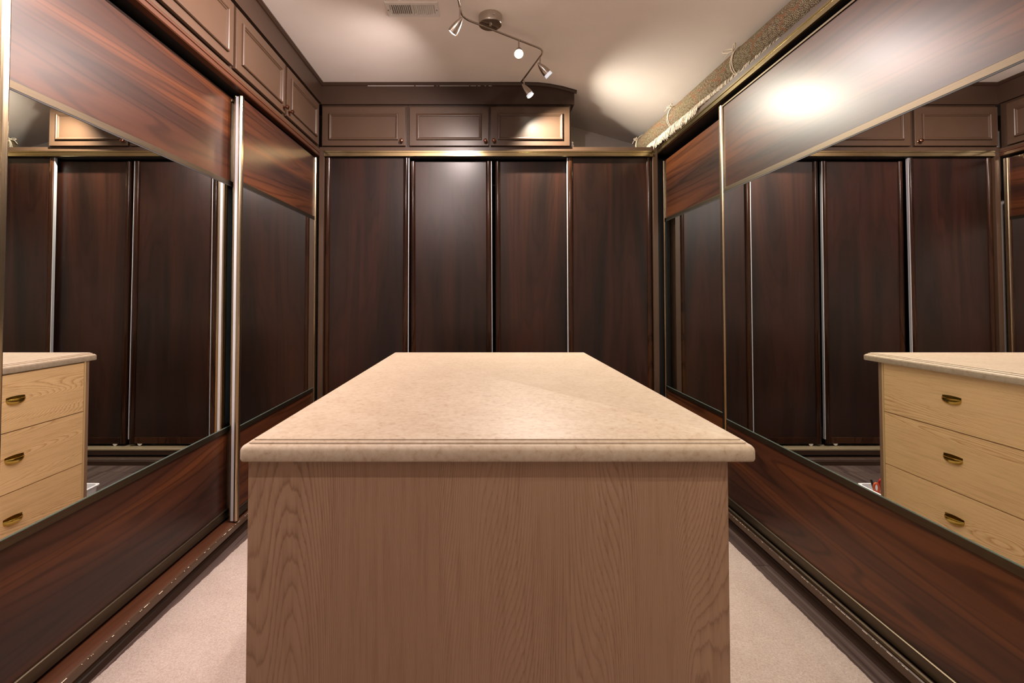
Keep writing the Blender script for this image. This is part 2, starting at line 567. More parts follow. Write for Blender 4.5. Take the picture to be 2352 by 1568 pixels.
# ------------------------------------------------------------------ back sliding doors
def back_door(label, x0, x1, y, tilt, edge, top=2.150):
    W = x1 - x0
    d = thing('sliding_door', label, 'door', (x0, y, 0.124), 0.0, 'dark wood sliding doors on the back wall')
    d.rotation_euler = (0, tilt, 0)
    H = top - 0.124
    sw = 0.038
    MB().box((sw - 0.004, 0.010, 0.044), (W - sw + 0.004, 0.020, H)).build('panel', 'wood_v', d)
    half = [(-0.0, 0.026)] + [(sw / 2 - sw / 2 * math.cos(t), 0.012 - 0.014 * math.sin(t)) for t in [PI * i / 12 for i in range(13)]] + [(sw, 0.026)]
    for sx in (0.0, W - sw):
        MB().prism([(p + sx, q) for p, q in half], 2, 0.0, H).build('stile', 'wood_gloss', d, 0.5)
    if edge in ('r', 'b'):
        MB().box((W, 0.002, 0.03), (W + 0.004, 0.022, H)).build('edge_strip', 'silver', d)
    if edge in ('l', 'b'):
        MB().box((-0.005, 0.002, 0.03), (0.0, 0.022, H)).build('edge_strip', 'silver', d)
    MB().box((sw, 0.004, 0.0), (W - sw, 0.024, 0.044)).build('bottom_rail', 'wood_gloss', d, bevel=0.002)
    for rx in (0.075, W - 0.075):
        MB().lathe([(0.010, -0.004), (0.016, -0.004), (0.016, 0.004), (0.010, 0.004)], 16,
                   Matrix.Translation((rx, 0.012, 0.0)) @ Matrix.Rotation(PI / 2, 4, 'X')).build('roller', 'roller', d, 0.6)
    return d

back_door('leftmost dark wood sliding door on the back wall', -1.1405, -0.543, YB + 0.012, 0.0, 'r', 2.166)
back_door('dark wood sliding door second from left with glare near its top', -0.530, 0.056, YB + 0.052, -0.0045, 'r')
back_door('dark wood sliding door second from right on the back wall', 0.082, 0.675, YB + 0.052, -0.0025, 'r')
back_door('rightmost dark wood sliding door on the back wall', 0.594, 1.195, YB + 0.012, 0.0, 'l', 2.166)

# ------------------------------------------------------------------ panelled cabinet doors
def frame_mould(mbx, x0, x1, z0, z1, y, prof):
    """mitred picture-frame moulding: prof = [(inset, proud)] closed section"""
    rings = []
    for ins, pr in prof:
        rings.append([(x0 + ins, y - pr, z0 + ins), (x1 - ins, y - pr, z0 + ins), (x1 - ins, y - pr, z1 - ins), (x0 + ins, y - pr, z1 - ins)])
    n = len(rings)
    vs = [p for r in rings for p in r]
    fs = []
    for k in range(n):
        k2 = (k + 1) % n
        for i in range(4):
            j = (i + 1) % 4
            fs.append((k * 4 + i, k * 4 + j, k2 * 4 + j, k2 * 4 + i))
    mbx.add(vs, fs)
MOULD = [(0.0, 0.0), (0.0, 0.007), (0.003, 0.011), (0.008, 0.012), (0.012, 0.009), (0.013, 0.006), (0.017, 0.005), (0.020, 0.0)]

def cab_door(parent, x0, x1, z0, z1, knob, mi=0.05, swing=0.0):
    """door in the cabinet's local frame, front towards -y"""
    d = MB().box((x0, -0.020, z0), (x1, -0.002, z1)).build('door', 'brown', parent, bevel=0.0018)
    m = MB()
    frame_mould(m, x0 + mi, x1 - mi, z0 + 0.040, z1 - 0.048, -0.020, MOULD)
    m.build('moulding', 'brown', d)
    kx = x0 + 0.022 if knob == 'l' else x1 - 0.024
    m = MB()
    mat = Matrix.Translation((kx, -0.020, z0 + 0.030)) @ Matrix.Rotation(PI / 2, 4, 'X')
    m.lathe([(0.009, 0), (0.009, 0.002), (0.0055, 0.004), (0.005, 0.014), (0.011, 0.018), (0.014, 0.023), (0.013, 0.028), (0.008, 0.031), (0.0, 0.032)], 20, mat)
    m.build('knob', 'copper', d, 0.7)
    if swing:
        hinge = x1 if knob == 'l' else x0
        d.matrix_basis = Matrix.Translation((hinge, 0, 0)) @ Matrix.Rotation(swing, 4, 'Z') @ Matrix.Translation((-hinge, 0, 0))
    return d

def upper_cab(label, origin, rz, w, z0, z1, doors, depth=0.55, stiles=(0.0, 0.0), mat_side='brown_d'):
    c = thing('wall_cabinet', label, 'cabinet', origin, rz, 'brown panelled overhead cabinets')
    MB().box((0, 0.0, z0), (w, depth, z1)).build('body', mat_side, c)
    for x0, x1, knob, sw in doors:
        cab_door(c, x0, x1, z0 + 0.004, z1 - 0.022, knob, swing=sw)
    return c

UZ0, UZ1 = 2.2375, 2.540
# back run: one single-door unit, one double-door unit, faces at YB - 0.0
upper_cab('single door overhead cabinet in the left corner of the back wall', (-1.160, YB + 0.0, 0), 0, 0.612, UZ0, UZ1,
          [(0.008, 0.598, 'r', 0.0)])
upper_cab('double door overhead cabinet on the back wall beneath the lit spot head', (-0.546, YB + 0.0, 0), 0, 1.160, UZ0, UZ1,
          [(0.014, 0.576, 'r', 0.0), (0.590, 1.150, 'l', 0.008)])
# left run (rotated: local x runs to the back, front faces +x)
upper_cab('double door overhead cabinet on the left wall next to the corner', (XL + 0.001, 2.188, 0), PI / 2, 1.18, 2.225, UZ1,
          [(0.010, 0.560, 'r', 0.0), (0.588, 1.125, 'l', 0.0)])
upper_cab('brightly lit overhead cabinet on the left wall nearest the camera', (XL + 0.001, 1.000, 0), PI / 2, 1.186, 2.225, UZ1,
          [(0.026, 0.595, 'r', 0.0), (0.617, 1.176, 'l', 0.0)])
upper_cab('overhead cabinet on the left wall beyond the left picture edge', (XL + 0.001, 0.002, 0), PI / 2, 0.996, 2.225, UZ1,
          [(0.012, 0.49, 'r', 0.0), (0.505, 0.985, 'l', 0.0)])

# frieze boards and little crown under the ceiling
mb = MB()
xs = [-1.18, 0.30, 0.38, 0.46, 0.55, 0.637]
rows = [[(x, YB - 0.020, 2.538), (x, YB - 0.020, ceil_z(x) - 0.001), (x, YB + 0.55, ceil_z(x) - 0.001), (x, YB + 0.55, 2.538)] for x in xs]
mb.loft(rows)
fz = struct(mb.build('trim_1', 'brown_d'))
mb = MB()
xs = [-1.18, 0.30, 0.38, 0.46, 0.55, 0.652]
rows = [[(x, YB - 0.0205, ceil_z(x) - 0.022), (x, YB - 0.026, ceil_z(x) - 0.020), (x, YB - 0.036, ceil_z(x) - 0.008), (x, YB - 0.036, ceil_z(x) - 0.001), (x, YB - 0.0205, ceil_z(x) - 0.001)] for x in xs]
mb.loft(rows)
struct(mb.build('crown', 'brown_d', fz))
fz = struct(MB().box((-1.73, 0.002, 2.541), (XL + 0.020, YB + 0.2, 2.690)).build('trim_2', 'brown_d'))
mb = MB()
mb.prism([(XL + 0.0205, 2.669), (XL + 0.026, 2.671), (XL + 0.036, 2.683), (XL + 0.036, 2.690), (XL + 0.0205, 2.690)], 1, 0.002, YB - 0.021)
struct(mb.build('crown', 'brown_d', fz))

# ------------------------------------------------------------------ left wardrobe frame
lw = thing('wardrobe_frame', 'red brown header, dark track and plinth around the left mirror doors', 'wardrobe frame')
mb = MB()
hp = [(XL, 2.168), (XL + 0.004, 2.172), (XL + 0.004, 2.188), (XL - 0.001, 2.190), (XL - 0.001, 2.194), (XL + 0.003, 2.196), (XL + 0.003, 2.2055), (XL - 0.030, 2.2055), (XL - 0.030, 2.168)]
mb.add([(p, 0.002, z) for p, z in hp] + [(p, YB - 0.006, z) for p, z in hp],
       [tuple(range(8, -1, -1)), tuple(range(9, 18))] + [(i, (i + 1) % 9, 9 + (i + 1) % 9, 9 + i) for i in range(9)])
hd = mb.build('header', 'wood_red', lw)
MB().box((-1.72, 0.002, 2.2056), (XL + 0.003, YB - 0.006, 2.2245)).build('cabinet_ledge', 'brown', lw, bevel=0.002)
MB().box((-1.27, 0.002, 2.176), (XL - 0.0305, YB - 0.006, 2.2052)).build('top_track', 'black', lw)
mb = MB()
mb.prism([(-1.30, 0.0935), (-1.222, 0.0935), (-1.205, 0.093), (-1.192, 0.088), (-1.192, 0.066), (-1.30, 0.066)], 1, 0.002, YB - 0.006)
mb.build('plinth', 'wood_red', lw, 0.6)
mb = MB()
mb.prism([(-1.1918, 0.090), (-1.186, 0.088), (-1.183, 0.082), (-1.183, 0.062), (-1.1918, 0.062)], 1, 0.002, YB - 0.006)
mb.build('plinth_lip', 'brown', lw)
MB().box((-1.30, 0.002, 0.0), (-1.232, YB - 0.006, 0.065)).build('plinth_recess', 'black', lw)
MB().box((-1.70, YB - 0.03, 0.1), (-1.27, YB - 0.006, 2.2)).build('side_panel', 'brown_d', lw)
MB().box((-1.79, 0.004, 0.1), (-1.775, YB - 0.01, 2.2)).build('back_board', 'black', lw)
bb = [(-1.199, 0.0), (-1.199, 0.024), (-1.204, 0.028), (-1.204, 0.034), (-1.212, 0.044), (-1.231, 0.046), (-1.231, 0.0)]
struct(MB().prism(bb, 1, 0.002, YB - 0.031).build('baseboard_left', 'brown_d'))

# ------------------------------------------------------------------ right wardrobe frame
rw = thing('wardrobe_frame', 'brown frame with gold top track around the right mirror doors', 'wardrobe frame')
MB().box((XR - 0.002, 0.002, 2.222), (WR - 0.002, YB - 0.005, 2.2485)).build('top_board', 'brown', rw, bevel=0.0015)
gp = [(XR - 0.002, 2.2218), (XR - 0.006, 2.2218), (XR - 0.006, 2.215), (XR - 0.002, 2.213), (XR - 0.002, 2.211), (XR - 0.006, 2.209), (XR - 0.006, 2.190), (XR - 0.002, 2.186), (XR + 0.002, 2.186), (XR + 0.002, 2.2218)]
mb = MB()
mb.prism(gp, 1, 0.002, YB - 0.006)
g = mb.build('top_track', brushed('gold anodised long track', (0.33, 0.265, 0.14), 0.20, 1), rw)
MB().box((XR + 0.0022, 0.002, 2.188), (1.36, YB - 0.006, 2.2216)).build('track_channel', 'black', rw)
MB().box((1.236, 3.470, 0.10), (1.92 - 0.003, 3.490, 2.18)).build('side_panel', 'black', rw)
mb = MB()
mb.prism([(1.36, 0.0965), (1.250, 0.0965), (1.243, 0.094), (1.243, 0.066), (1.36, 0.066)], 1, 0.002, YB - 0.006)
mb.build('plinth', 'brown_d', rw)
mb = MB()
mb.prism([(1.2355, 0.104), (1.231, 0.108), (1.226, 0.106), (1.223, 0.100), (1.2355, 0.0955)], 1, 0.002, YB - 0.006)
mb.build('bottom_track', 'bronze', rw, 0.6)
mb = MB()
mb.prism([(1.2426, 0.095), (1.228, 0.095), (1.222, 0.090), (1.222, 0.064), (1.2426, 0.064)], 1, 0.002, YB - 0.006)
mb.build('plinth_lip', 'brown', rw)
MB().box((1.275, 0.002, 0.0), (1.36, YB - 0.006, 0.063)).build('plinth_recess', 'black', rw)
MB().box((1.90, 0.004, 0.1), (1.915, YB - 0.01, 2.2)).build('back_board', 'black', rw)
bb = [(1.241, 0.0), (1.241, 0.024), (1.246, 0.028), (1.246, 0.034), (1.254, 0.044), (1.274, 0.046), (1.274, 0.0)]
struct(MB().prism(bb, 1, 0.002, YB - 0.031).build('baseboard_right', 'brown_d'))

# ------------------------------------------------------------------ mirror sliding doors
def mirror_door(label, origin, rz, W, top=2.150, strip=False, group='mirrored wardrobe sliding doors'):
    """local: x = width, front face y=0 towards -y"""
    d = thing('mirror_door', label, 'door', origin, rz, group)
    z0 = 0.098
    sw = 0.032
    sp = [(0.0, 0.030), (0.0, 0.024), (0.0025, 0.0235), (0.0025, 0.009), (0.0, 0.0085), (0.0, 0.002), (0.002, -0.003), (0.007, -0.006), (0.020, -0.006), (0.027, -0.0045), (0.030, 0.0), (sw, 0.0), (sw, 0.030)]
    MB().prism(sp, 2, z0, top).build('stile', 'bronze_v', d)
    MB().prism([(W - p, q) for p, q in sp], 2, z0, top).build('stile', 'bronze_v', d)
    for ex in (-0.0004, W - 0.0022):
        MB().box((ex, 0.0100, z0 + 0.002), (ex + 0.0026, 0.0225, top - 0.004)).build('edge_strip', 'silver', d)  # added pale strip, painted reflection of the bright wall in the stile side
    MB().box((sw, 0.006, 1.735), (W - sw, 0.018, top - (0.010 if strip else 0.0))).build('upper_panel', 'wood_h', d)
    if strip:
        MB().box((sw, 0.0, top - 0.010), (W - sw, 0.022, top - 0.001)).build('top_rail', 'bronze', d, bevel=0.001)
    MB().box((sw, 0.0, 1.713), (W - sw, 0.022, 1.735)).build('middle_rail', 'bronze', d, bevel=0.001)
    mm = MB()
    mm.box((sw + 0.0005, 0.001, 0.541), (W - sw - 0.0005, 0.006, 1.7125))
    pane = mm.build('mirror_pane', ['glass_edge', 'mirror', 'film'], d)
    for p in pane.data.polygons:
        if p.normal.y < -0.9: p.material_index = 1
        elif p.normal.y > 0.9: p.material_index = 2
    MB().box((sw + 0.0006, 0.0004, 0.5408), (W - sw - 0.0006, 0.0012, 0.5446)).build('pane_edge', 'glass_edge', d)
    MB().box((sw, 0.0035, 1.7085), (W - sw, -0.0005, 1.7128)).build('gasket', 'black', d)
    MB().box((sw, 0.0, 0.517), (W - sw, 0.022, 0.5405)).build('middle_rail', 'bronze', d, bevel=0.001)
    MB().box((sw, 0.006, 0.150), (W - sw, 0.018, 0.517)).build('lower_panel', 'wood_h', d)
    mm = MB()
    mm.prism([(0.024, z0 + 0.008), (0.024, 0.1498), (0.001, 0.1498), (-0.002, 0.1478), (-0.002, 0.1455), (0.001, 0.1435), (0.0, z0 + 0.010)], 0, sw, W - sw)
    mm.build('bottom_rail', 'bronze', d)
    return d

mirror_door('mirror sliding door on the left wall, the one next to the corner', (-1.190, 2.312, 0), PI / 2, 1.062)
mirror_door('wide mirror sliding door on the left wall reflecting the dresser drawers', (-1.240, 1.150, 0), PI / 2, 1.233)
mirror_door('mirror sliding door of which a beige stile shows at the left picture edge', (-1.190, 0.020, 0), PI / 2, 1.166)
mirror_door('narrow-looking mirror sliding door on the right wall next to the corner', (1.290, 3.452, 0), -PI / 2, 1.40, 2.150)
mirror_door('large mirror sliding door on the right wall with a bright glare patch on top', (1.243, 2.512, 0), -PI / 2, 1.56, 2.172, True)
mirror_door('mirror sliding door on the right wall beyond the right picture edge', (1.290, 1.05, 0), -PI / 2, 1.03, 2.150)

# ------------------------------------------------------------------ dresser island
BX0, BX1, BY0, BY1 = -0.4666, 0.4805, 0.954, 2.452
isl = thing('dresser', 'pale oak island dresser with brass cup pulls under the beige worktop', 'dresser', (0, 0, 0.012))
TH = 0.020
MB().box((BX0, BY0, 0.0), (BX1, BY0 + TH, 0.832)).build('end_panel', 'oak_v_shaded', isl, bevel=0.0012)
MB().box((BX0, BY1 - TH, 0.0), (BX1, BY1, 0.832)).build('end_panel', 'oak_v_shaded', isl, bevel=0.0012)
MB().box((BX0 + 0.022, BY0 + TH, 0.066), (BX1 - 0.022, BY1 - TH, 0.832)).build('body', 'oak_e', isl)
MB().box((BX0 + 0.05, BY0 + TH, 0.0), (BX1 - 0.05, BY1 - TH, 0.066)).build('toe_kick', 'brown_d', isl)
for sx, x in ((-1, BX0), (1, BX1)):
    for y in (BY0 + TH, BY1 - TH - 0.010):
        MB().box((x, y, 0.0), (x - sx * 0.022, y + 0.010, 0.832)).build('stile', 'oak_e', isl)
def pull_mesh():
    mb = MB()
    nU, nT = 16, 8
    rows = []
    for i in range(nU + 1):
        u = -1 + 2 * i / nU
        dep = 0.027 * (1 - u * u) ** 0.75 + 0.0008
        row = []
        for j in range(nT + 1):
            t = j / nT * PI * 0.56
            row.append((0.042 * u, -dep * math.sin(t), -0.025 * math.cos(t) * (0.20 + 0.80 * (1 - u * u) ** 0.5) + 0.001))
        rows.append(row)
    th = 0.0016
    inner = [[(p[0] * 0.985, p[1] * 0.90, p[2] + th) for p in r] for r in rows]
    rings = [rows[i] + inner[i][::-1] for i in range(nU + 1)]
    mb.loft(rings)
    # back plate against the drawer front
    plate = [(0.042 * (-1 + 2 * i / 16), 0.012 + 0.003 * (1 - (-1 + 2 * i / 16) ** 2)) for i in range(17)]
    plate += [(0.042 * (1 - 2 * i / 16), -0.010 * (1 - (1 - 2 * i / 16) ** 2) ** 0.5) for i in range(17)]
    mb.prism(plate, 1, -0.0016, 0.0)
    return mb
pull_proto = None
rows = [(0.070, 0.322), (0.326, 0.580), (0.584, 0.826)]
cols = [(BY0 + TH + 0.011, 1.715), (1.719, BY1 - TH - 0.011)]
for side in (-1, 1):
    for (ya, yb) in cols:
        for (za, zb) in rows:
            dr = bpy.data.objects.new('drawer', None)
            bpy.data.objects.remove(dr)
            Wd = yb - ya
            dr = MB().box((0, 0.0, 0), (Wd, 0.019, zb - za)).build('drawer', 'oak_h_lit', isl, bevel=0.0012)
            if side < 0:
                dr.location = (BX0 + 0.001, yb, za); dr.rotation_euler = (0, 0, -PI / 2)
            else:
                dr.location = (BX1 - 0.001, ya, za); dr.rotation_euler = (0, 0, PI / 2)
            if pull_proto is None:
                pull_proto = pull_mesh().build('handle', 'brass', dr, 0.8)
                h = pull_proto
            else:
                h = pull_proto.copy()
                C.objects.link(h)
                h.parent = dr
            h.location = (Wd / 2, 0.0, (zb - za) / 2 + 0.012)

# worktop with stepped, rounded edge
TX0, TX1, TY0, TY1 = -0.4795, 0.5307, 0.9385, 2.4885
def rrect(ins, z, r):
    x0, x1, y0, y1 = TX0 + ins, TX1 - ins, TY0 + ins, TY1 - ins
    pts = []
    for cx, cy, a in ((x1 - r, y1 - r, 0), (x0 + r, y1 - r, PI / 2), (x0 + r, y0 + r, PI), (x1 - r, y0 + r, 1.5 * PI)):
        for i in range(7):
            t = a + PI / 2 * i / 6
            pts.append((cx + r * math.cos(t), cy + r * math.sin(t), z))
    return pts
prof = [(0.006, 0.8445, .008), (0.0015, 0.8455, .011), (0.0, 0.849, .012), (0.0, 0.866, .012), (0.001, 0.8695, .012), (0.004, 0.8735, .011), (0.008, 0.8758, .010), (0.0125, 0.8765, .008),
        (0.0125, 0.8790, .008), (0.016, 0.8812, .006), (0.0205, 0.8815, .005), (0.0205, 0.8838, .005), (0.022, 0.8845, .004)]
mb = MB()
mb.loft([rrect(i, z, r) for i, z, r in prof])
tag(mb.build('countertop', 'stone', smooth=0.45), 'beige mottled worktop with a stepped edge lying on the oak dresser', 'worktop')

# ------------------------------------------------------------------ ceiling register
vx0, vx1, vy0, vy1 = -0.520, -0.240, 2.424, 2.556
vt = thing('ceiling_vent', 'white slotted air register set in the ceiling', 'vent', ((vx0 + vx1) / 2, (vy0 + vy1) / 2, 2.6905))
hw, hd_ = (vx1 - vx0) / 2, (vy1 - vy0) / 2
mb = MB()
rings = []
for ins, z in ((0, 0), (0, -0.003), (0.006, -0.009), (0.022, -0.009), (0.024, -0.002)):
    rings.append([(-hw + ins, -hd_ + ins, z), (hw - ins, -hd_ + ins, z), (hw - ins, hd_ - ins, z), (-hw + ins, hd_ - ins, z)])
mb.loft(rings, False)
mb.build('frame', 'white', vt)
MB().box((-hw + 0.02, -hd_ + 0.02, -0.0016), (hw - 0.02, hd_ - 0.02, -0.0004)).build('duct', 'dark', vt)
ns = 22
for i in range(ns):
    x = -hw + 0.030 + (2 * hw - 0.060) * i / (ns - 1)
    lean = 0.0035 if i < ns // 2 else -0.0035
    m = MB()
    m.add([(x - 0.0012 + lean, -hd_ + 0.023, -0.0085), (x + 0.0012 + lean, -hd_ + 0.023, -0.0085), (x + 0.0012 - lean, -hd_ + 0.023, -0.002), (x - 0.0012 - lean, -hd_ + 0.023, -0.002),
           (x - 0.0012 + lean, hd_ - 0.023, -0.0085), (x + 0.0012 + lean, hd_ - 0.023, -0.0085), (x + 0.0012 - lean, hd_ - 0.023, -0.002), (x - 0.0012 - lean, hd_ - 0.023, -0.002)],
          [(0, 1, 2, 3), (7, 6, 5, 4), (0, 4, 5, 1), (1, 5, 6, 2), (2, 6, 7, 3), (3, 7, 4, 0)])
    m.build('slat', 'white', vt)
MB().box((-hw + 0.024, -0.002, -0.016), (-hw + 0.030, 0.010, -0.006)).build('lever', 'white', vt, bevel=0.001)
for sx in (-1, 1):
    MB().lathe([(0.004, -0.0088), (0.004, -0.0105), (0.002, -0.0112), (0, -0.0113)], 10, Matrix.Translation((sx * (hw - 0.012), 0, 0))).build('screw', 'steel', vt)

# ------------------------------------------------------------------ wave-shaped spot fixture
def look(d):
    return Vector(d).normalized().to_track_quat('Z', 'Y').to_matrix().to_4x4()

def spot_fixture(label, can, path, heads, base_z=2.691, bar_z=2.600):
    t = thing('spotlight_bar', label, 'ceiling light', (can[0], can[1], base_z - 0.001), 0)
    O = Vector(t.location)
    R = 0.064
    m = MB()
    m.lathe([(R, 0.0), (R, -0.040), (R - 0.0015, -0.045), (R - 0.005, -0.047), (0.0, -0.047)], 48)
    cn = m.build('canopy', 'nickel', t, 0.5)
    m = MB()
    m.lathe([(0.004, 0), (0.004, 0.002), (0.0, 0.003)], 10, Matrix.Translation((0.02, -R, -0.022)) @ Matrix.Rotation(PI / 2, 4, 'X'))
    m.build('screw', 'steel', cn)
    m = MB()
    m.tube([(0, 0, -0.046), (0, 0, bar_z - O.z)], 0.008, 12)
    m.build('post', 'nickel', t, 0.7)
    # rounded bar
    pts = [Vector((x, y, bar_z)) - O for x, y in path]
    out = [pts[0]]
    for i in range(1, len(pts) - 1):
        a, b, c = pts[i - 1], pts[i], pts[i + 1]
        r = min(0.055, (b - a).length * 0.4, (c - b).length * 0.4)
        p0 = b + (a - b).normalized() * r
        p1 = b + (c - b).normalized() * r
        for k in range(9):
            s = k / 8
            out.append((1 - s) ** 2 * p0 + 2 * s * (1 - s) * b + s * s * p1)
    out.append(pts[-1])
    m = MB()
    m.tube(out, 0.0056, 12)
    m.build('bar', 'nickel', t, 0.7)
    for (x, y, aim, drop, lit, col, power, proud, cone, blend) in heads:
        base = Vector((x, y, bar_z)) - O
        piv = base + Vector((0, 0, -drop))
        ax = Vector(aim).normalized()
        h = MB()
        # head shell: bullet, pivot a third along it
        rot = look(ax)
        mat = Matrix.Translation(piv + ax * -0.020 + Vector((0, 0, -0.006))) @ rot
        h.lathe([(0.0035, 0.0), (0.0065, 0.004), (0.010, 0.012), (0.0155, 0.026), (0.0205, 0.044), (0.0242, 0.064), (0.0262, 0.084), (0.0246, 0.084), (0.0225, 0.064), (0.018, 0.050), (0.0, 0.046)], 28, mat)
        hd = h.build('lamp_head', 'nickel', t, 0.7)
        s = MB()
        s.tube([base, piv], 0.0042, 10)
        s.tube([piv + Vector((-0.006, 0, 0.002)), piv + Vector((0.006, 0, 0.002))], 0.0055, 10)
        s.build('stem', 'nickel', hd, 0.7)
        e = 0.084 + proud
        if proud > 0.004:
            b = MB()
            b.lathe([(0.0225, 0.060), (0.0235, 0.086), (0.0250, e), (0.0225, e + 0.001), (0.0215, 0.062)], 28, mat)
            b.build('bulb', 'bulbglass', hd, 0.7)
        b = MB()
        b.lathe([(0.0222, e - 0.003), (0.0222, e), (0.018, e + 0.003), (0.010, e + 0.005), (0.0, e + 0.0056)], 28, mat)
        b.build('lens', lit, hd, 0.9)
        if not power:
            continue
        lt = bpy.data.lights.new('spot_light', 'SPOT')
        lt.energy = power
        lt.color = col
        lt.spot_size = math.radians(cone)
        lt.spot_blend = blend
        lt.shadow_soft_size = 0.016
        lo = bpy.data.objects.new('spot_light', lt)
        C.objects.link(lo)
        lo.parent = hd
        pos = mat @ Vector((0, 0, e + 0.023))
        lo.matrix_basis = Matrix.Translation(pos) @ look(-ax)
    return t

P = P_SPOT
BAR = [(-0.172, 1.72), (-0.118, 2.475), (0.357, 2.805), (0.249, 3.222)]
spot_fixture('brushed nickel zigzag spotlight bar on the ceiling', (0.031, 2.562), BAR,
             [(-0.166, 1.80, (-0.88, -0.24, -0.42), 0.048, 'lampw', PINK, P * 2.2, 0.0, 150, 1.0),
              (-0.124, 2.375, (-0.60, 0.46, -0.66), 0.070, 'lampw', PINK, P * 1.2, 0.0, 146, 1.0),
              (0.195, 2.692, (-0.05, -0.66, -0.75), 0.048, 'lampw', PINK, P * 1.0, 0.0, 160, 1.0),
              (0.338, 2.885, (0.70, 0.20, -0.68), 0.045, 'bulboff', YELL, 0, 0.020, 0, 0),
              (0.264, 3.168, (0.56, -0.06, -0.83), 0.050, 'lampy', YELL, P * 1.8, 0.012, 152, 1.0)], bar_z=2.632)
spot_fixture('second nickel spotlight bar on the ceiling behind the camera', (-0.05, 0.25),
             [(-0.50, 0.72), (-0.58, 0.10), (0.32, 0.38), (0.42, -0.25)],
             [(-0.49, 0.64, (-0.76, 0.20, -0.62), 0.040, 'lampw', COOL, P * 0.9, 0.0, 130, 1.0),
              (-0.565, 0.21, (0.05, 0.74, -0.66), 0.040, 'lampw', COOL, P * 0.8, 0.0, 120, 1.0),
              (0.24, 0.35, (0.76, 0.35, -0.62), 0.040, 'lampw', YELL, P * 1.2, 0.0, 130, 1.0),
              (0.41, -0.18, (0.35, -0.3, -0.85), 0.040, 'lampw', COOL, P * 0.3, 0.0, 150, 1.0)], bar_z=2.632)

